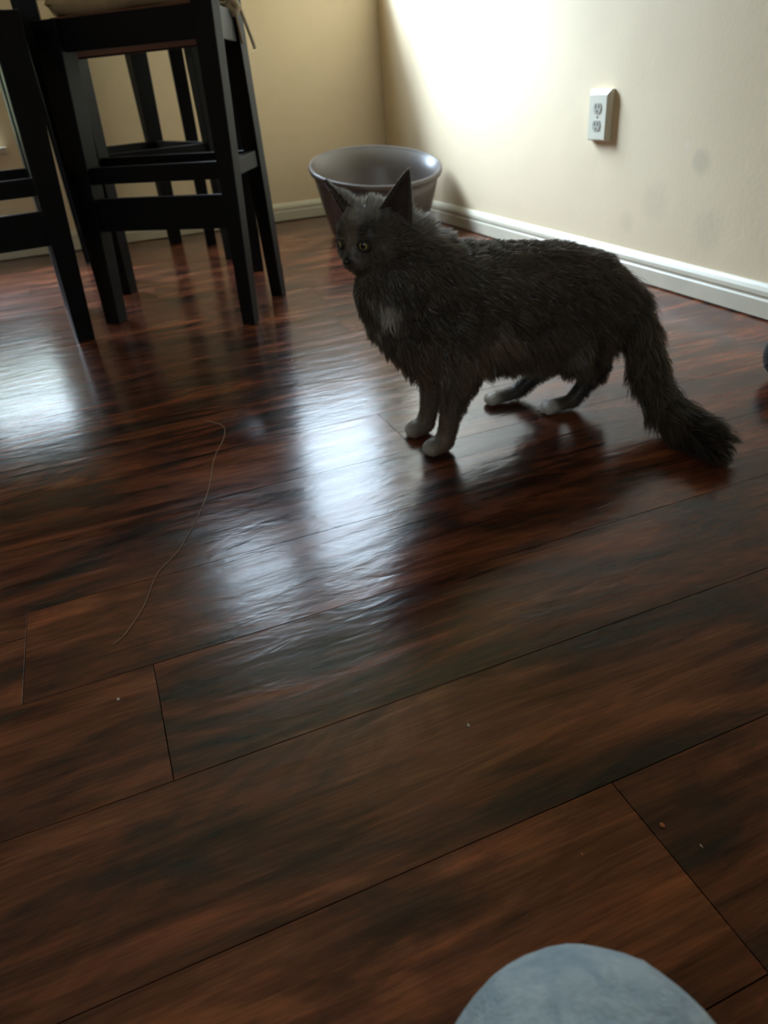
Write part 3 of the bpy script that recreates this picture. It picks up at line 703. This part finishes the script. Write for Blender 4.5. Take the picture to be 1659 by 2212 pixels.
def strands(n_, v, t, n, name, parent, mat, lmul=1.0, width=0.0011, seed=3, lift=0.30, jit=0.22, clumps=900, clump_amt=0.7):
    rg = np.random.default_rng(seed)
    e1 = v[t[:, 1]] - v[t[:, 0]]; e2 = v[t[:, 2]] - v[t[:, 0]]; ar = np.linalg.norm(np.cross(e1, e2), axis=1); pr = ar / ar.sum()
    ti = rg.choice(len(t), n_, p=pr); a = rg.random(n_); b = rg.random(n_); k = a + b > 1; a[k] = 1 - a[k]; b[k] = 1 - b[k]
    P = v[t[ti, 0]] + e1[ti] * a[:, None] + e2[ti] * b[:, None]
    NN = n[t[ti, 0]] * (1 - a - b)[:, None] + n[t[ti, 1]] * a[:, None] + n[t[ti, 2]] * b[:, None]; NN /= np.linalg.norm(NN, axis=1, keepdims=True) + 1e-9
    D, L, C = field(P)
    # comb direction kept tangent, then lifted a little
    D = D - NN * np.minimum(0, (D * NN).sum(1))[:, None] * 1.0
    D /= np.linalg.norm(D, axis=1, keepdims=True) + 1e-9
    L = L * lmul * rg.uniform(0.55, 1.2, n_)
    D0 = D * 0.8 + NN * (lift + 0.25) + rg.normal(size=(n_, 3)) * jit; D0 /= np.linalg.norm(D0, axis=1, keepdims=True)
    D1 = D * 1.0 + NN * lift * 0.3 + rg.normal(size=(n_, 3)) * jit * 0.8; D1 /= np.linalg.norm(D1, axis=1, keepdims=True)
    p1 = P + D0 * (L * 0.35)[:, None]; p2 = p1 + D1 * (L * 0.35)[:, None]
    D2 = D1 + np.array((0, 0, -0.25)); D2 /= np.linalg.norm(D2, axis=1, keepdims=True)
    p3 = p2 + D2 * (L * 0.30)[:, None]
    # wisps: tips gather towards a leading strand
    cid = rg.choice(n_, clumps, replace=False); best = np.zeros(n_, int)
    for s in range(0, n_, 4000):
        best[s:s + 4000] = ((P[s:s + 4000, None] - P[cid][None]) ** 2).sum(2).argmin(1)
    lead = cid[best]; near = np.exp(-((P - P[lead]) ** 2).sum(1) / 0.016 ** 2)
    ca_ = clump_amt * near * np.clip(L / 0.02, 0, 1)
    p2 = p2 + (p2[lead] - p2) * (ca_ * 0.5)[:, None]; p3 = p3 + (p3[lead] - p3) * ca_[:, None]
    for q in (P, p1, p2, p3): q[:, 2] = np.maximum(q[:, 2], 0.0012)
    side = np.cross(D0, NN + rg.normal(size=(n_, 3)) * 0.5); side /= np.linalg.norm(side, axis=1, keepdims=True) + 1e-9
    w = (width * np.clip(L / 0.018, 0.45, 1.3) * rg.uniform(0.7, 1.2, n_))[:, None] * 0.5
    P = P - NN * 0.001
    verts = np.stack([P - side * w, P + side * w, p1 - side * w, p1 + side * w, p2 - side * w * 0.7, p2 + side * w * 0.7, p3], 1).reshape(-1, 3)
    o = np.arange(n_)[:, None] * 7
    quads = np.concatenate([o + np.array([[0, 1, 3, 2]]), o + np.array([[2, 3, 5, 4]])], 1).reshape(-1, 4); tris = (o + np.array([[4, 5, 6]])).reshape(-1, 3)
    me = bpy.data.meshes.new(name); nq, nt_ = len(quads), len(tris)
    me.vertices.add(len(verts)); me.vertices.foreach_set('co', verts.astype(np.float32).ravel())
    me.loops.add(nq * 4 + nt_ * 3); me.loops.foreach_set('vertex_index', np.concatenate([quads.ravel(), tris.ravel()]).astype(np.int32))
    me.polygons.add(nq + nt_); me.polygons.foreach_set('loop_start', np.concatenate([np.arange(nq) * 4, nq * 4 + np.arange(nt_) * 3]).astype(np.int32))
    me.update(calc_edges=True)
    var = rg.uniform(0.65, 1.35, n_)[:, None] * (0.8 + 0.4 * rg.random(n_)[lead])[:, None]
    col = np.repeat((C * var)[:, None, :], 7, 1).reshape(-1, 3)
    at_ = me.color_attributes.new('coat', 'FLOAT_COLOR', 'POINT'); at_.data.foreach_set('color', np.concatenate([col, np.ones((len(col), 1))], 1).astype(np.float32).ravel())
    ob = link(name, me, mat, parent, smooth=True); ob['kind'] = 'stuff'
    return ob
FUR = coat_mat('cat_fur', transl=0.5)
strands(110000, cv, ct, cn, 'fur', cat, FUR)

# ears: curved triangular shells, with hair
def ear(tip, b0, b1, front, name='ear'):
    """tip, two base corners, front = direction the opening faces"""
    tip, b0, b1, front = Vector(tip), Vector(b0), Vector(b1), Vector(front).normalized()
    n, m_ = 12, 10; bm = bmesh.new(); grid = []
    for s in (0, 1):
        rows = []
        for i in range(n + 1):
            t = i / n; row = []
            k = (1 - t) ** 0.8
            c = (b0 + b1) / 2 * (1 - t) + tip * t
            hw = (b1 - b0) / 2 * k
            for j in range(m_ + 1):
                u = -1 + 2 * j / m_
                p = c + hw * u - front * (1 - u * u) * (0.016 * (1 - t) + 0.001) - front * (0.0022 * (1 - t * 0.6) if s else 0) * (1 - abs(u) ** 4)
                row.append(bm.verts.new(p))
            rows.append(row)
        grid.append(rows)
    for s in (0, 1):
        for i in range(n):
            for j in range(m_):
                f = (grid[s][i][j], grid[s][i][j + 1], grid[s][i + 1][j + 1], grid[s][i + 1][j])
                bm.faces.new(f if s else f[::-1])
    for i in range(n):
        for j in (0, m_): bm.faces.new((grid[0][i][j], grid[0][i + 1][j], grid[1][i + 1][j], grid[1][i][j]))
    bmesh.ops.remove_doubles(bm, verts=bm.verts, dist=0.0002)
    o = from_bm(name, bm, EARM, cat, smooth=True)
    return o
def ear_mat():
    m, nt, b = mat_base('ear_skin'); b.inputs['Base Color'].default_value = (0.075, 0.05, 0.043, 1); b.inputs['Roughness'].default_value = 0.8
    tc = nt.nodes.new('ShaderNodeTexCoord'); n = noise(nt, tc.outputs['Object'], 60); r = ramp(nt, n.outputs[0], [(0.3, (0.055, 0.038, 0.034)), (0.7, (0.10, 0.066, 0.055))]); nt.links.new(r.outputs[0], b.inputs['Base Color'])
    o = nt.nodes['Material Output']; t = nt.nodes.new('ShaderNodeBsdfTranslucent'); t.inputs[0].default_value = (0.16, 0.07, 0.05, 1); mx = nt.nodes.new('ShaderNodeMixShader'); mx.inputs[0].default_value = 0.25
    nt.links.new(b.outputs[0], mx.inputs[1]); nt.links.new(t.outputs[0], mx.inputs[2]); nt.links.new(mx.outputs[0], o.inputs[0]); return m
EARM = ear_mat()
EARS = []
for s in (-1, 1):
    if s < 0: o = ear(hd(-0.022, -0.066, 0.082), hd(0.000, -0.024, 0.038), hd(-0.022, -0.056, 0.012), G * 0.8 - S * 0.45)
    else: o = ear(hd(-0.004, 0.070, 0.072), hd(-0.014, 0.050, 0.012), hd(0.006, 0.018, 0.038), G * 0.75 + S * 0.65)
    EARS.append(o)
    v, t, n = mesh_arrays(o.data)
    # short hair on the back and the edges of the ear
    keep = (n[t].mean(1) @ np.array(G)) < 0.25
    CPp = np.vstack([CPp, np.array([hd(-0.01, s * 0.06, 0.07), hd(0, s * 0.03, 0.03)])]); CPd = np.vstack([CPd, np.array([UPH + S * s * 0.5, UPH + S * s * 0.4])]); CPl = np.append(CPl, [0.006, 0.008]); CPc = np.vstack([CPc, RIM_LIT * 0.9, RIM_LIT * 0.7])
    h = strands(3500, v, t[keep], n, 'fur', None, FUR, lmul=0.8, width=0.0008, seed=20 + s, lift=0.1, jit=0.25, clumps=200, clump_amt=0.3)
    h.parent = o; h.matrix_parent_inverse = o.matrix_world.inverted()

# eyes
def eye_mat():
    m, nt, b = mat_base('yellow_green_eye')
    tc = nt.nodes.new('ShaderNodeTexCoord'); sp = nt.nodes.new('ShaderNodeSeparateXYZ'); nt.links.new(tc.outputs['Object'], sp.inputs[0])
    def mth(op, a, b_=None):
        n = nt.nodes.new('ShaderNodeMath'); n.operation = op
        for i, v in enumerate((a, b_)):
            if v is None: continue
            if hasattr(v, 'is_output'): nt.links.new(v, n.inputs[i])
            else: n.inputs[i].default_value = v
        return n.outputs[0]
    # object space: z looks out, y up ; slit pupil
    px = mth('DIVIDE', sp.outputs[0], 0.40); py = mth('DIVIDE', sp.outputs[1], 0.52)
    e = mth('SQRT', mth('ADD', mth('MULTIPLY', px, px), mth('MULTIPLY', py, py)))
    r = ramp(nt, mth('MULTIPLY', e, 0.4), [(0.36, (0.004, 0.004, 0.004)), (0.42, (0.30, 0.27, 0.07)), (0.70, (0.42, 0.38, 0.13)), (0.85, (0.03, 0.03, 0.02))])
    nt.links.new(r.outputs[0], b.inputs['Base Color']); b.inputs['Roughness'].default_value = 0.08; b.inputs['Coat Weight'].default_value = 0.6; return m
EYEM = eye_mat(); LIDM = simple('eyelid_skin', (0.030, 0.026, 0.022), 0.6, 0.3, 0.1, 60)
for s in (-1, 1):
    p = hd(0.0335, s * 0.0195, 0.0045); d = (G * 0.9 + S * s * 0.38 + UPH * 0.06).normalized()
    rot = d.to_track_quat('Z', 'Y').to_matrix().to_4x4()
    bm = bmesh.new(); bmesh.ops.create_uvsphere(bm, u_segments=28, v_segments=20, radius=1.0)
    me = bpy.data.meshes.new('eye'); bm.to_mesh(me); bm.free(); o = link('eye', me, EYEM, None, smooth=True)
    o.matrix_world = Matrix.Translation(p) @ rot @ Matrix.Scale(0.0080, 4); o.parent = cat; o.matrix_parent_inverse = Matrix.Translation(cat.location).inverted()
    bm = bmesh.new(); pts = []
    for k in range(25):
        t = 2 * math.pi * k / 24; pts.append(rot.to_3x3() @ V(0.0078 * math.cos(t), 0.0062 * math.sin(t) - 0.0008, 0.0044 + 0.0010 * abs(math.sin(t))) + p)
    tube(bm, pts, 0.0022, 8, caps=False); from_bm('eyelid', bm, LIDM, cat, smooth=True)
# nose
bm = bmesh.new(); bmesh.ops.create_icosphere(bm, subdivisions=3, radius=1.0)
for v in bm.verts:
    c = v.co; w = 0.0058 * (1.0 if c.z > 0 else 1 + c.z * 0.65); v.co = hd(0.0535, 0, -0.0125) + G * c.x * 0.0042 + S * c.y * w + UPH * c.z * 0.0046
from_bm('nose', bm, simple('nose_leather', (0.010, 0.009, 0.009), 0.4, 0.5), cat, smooth=True)
# whiskers
WH = simple('whisker', (0.12, 0.12, 0.11), 0.4, 0.5)
for s in (-1, 1):
    for k in range(4):
        a = hd(0.040, s * 0.014, -0.017 - 0.003 * k); b_ = hd(0.036, s * 0.045, -0.016 - 0.008 * k); c = hd(0.024, s * 0.068, -0.022 - 0.013 * k)
        bm = bmesh.new(); tube(bm, smooth_path([a, b_, c], 4), [0.00022] * 8 + [0.0001], 4); from_bm('whisker', bm, WH, cat, smooth=True)
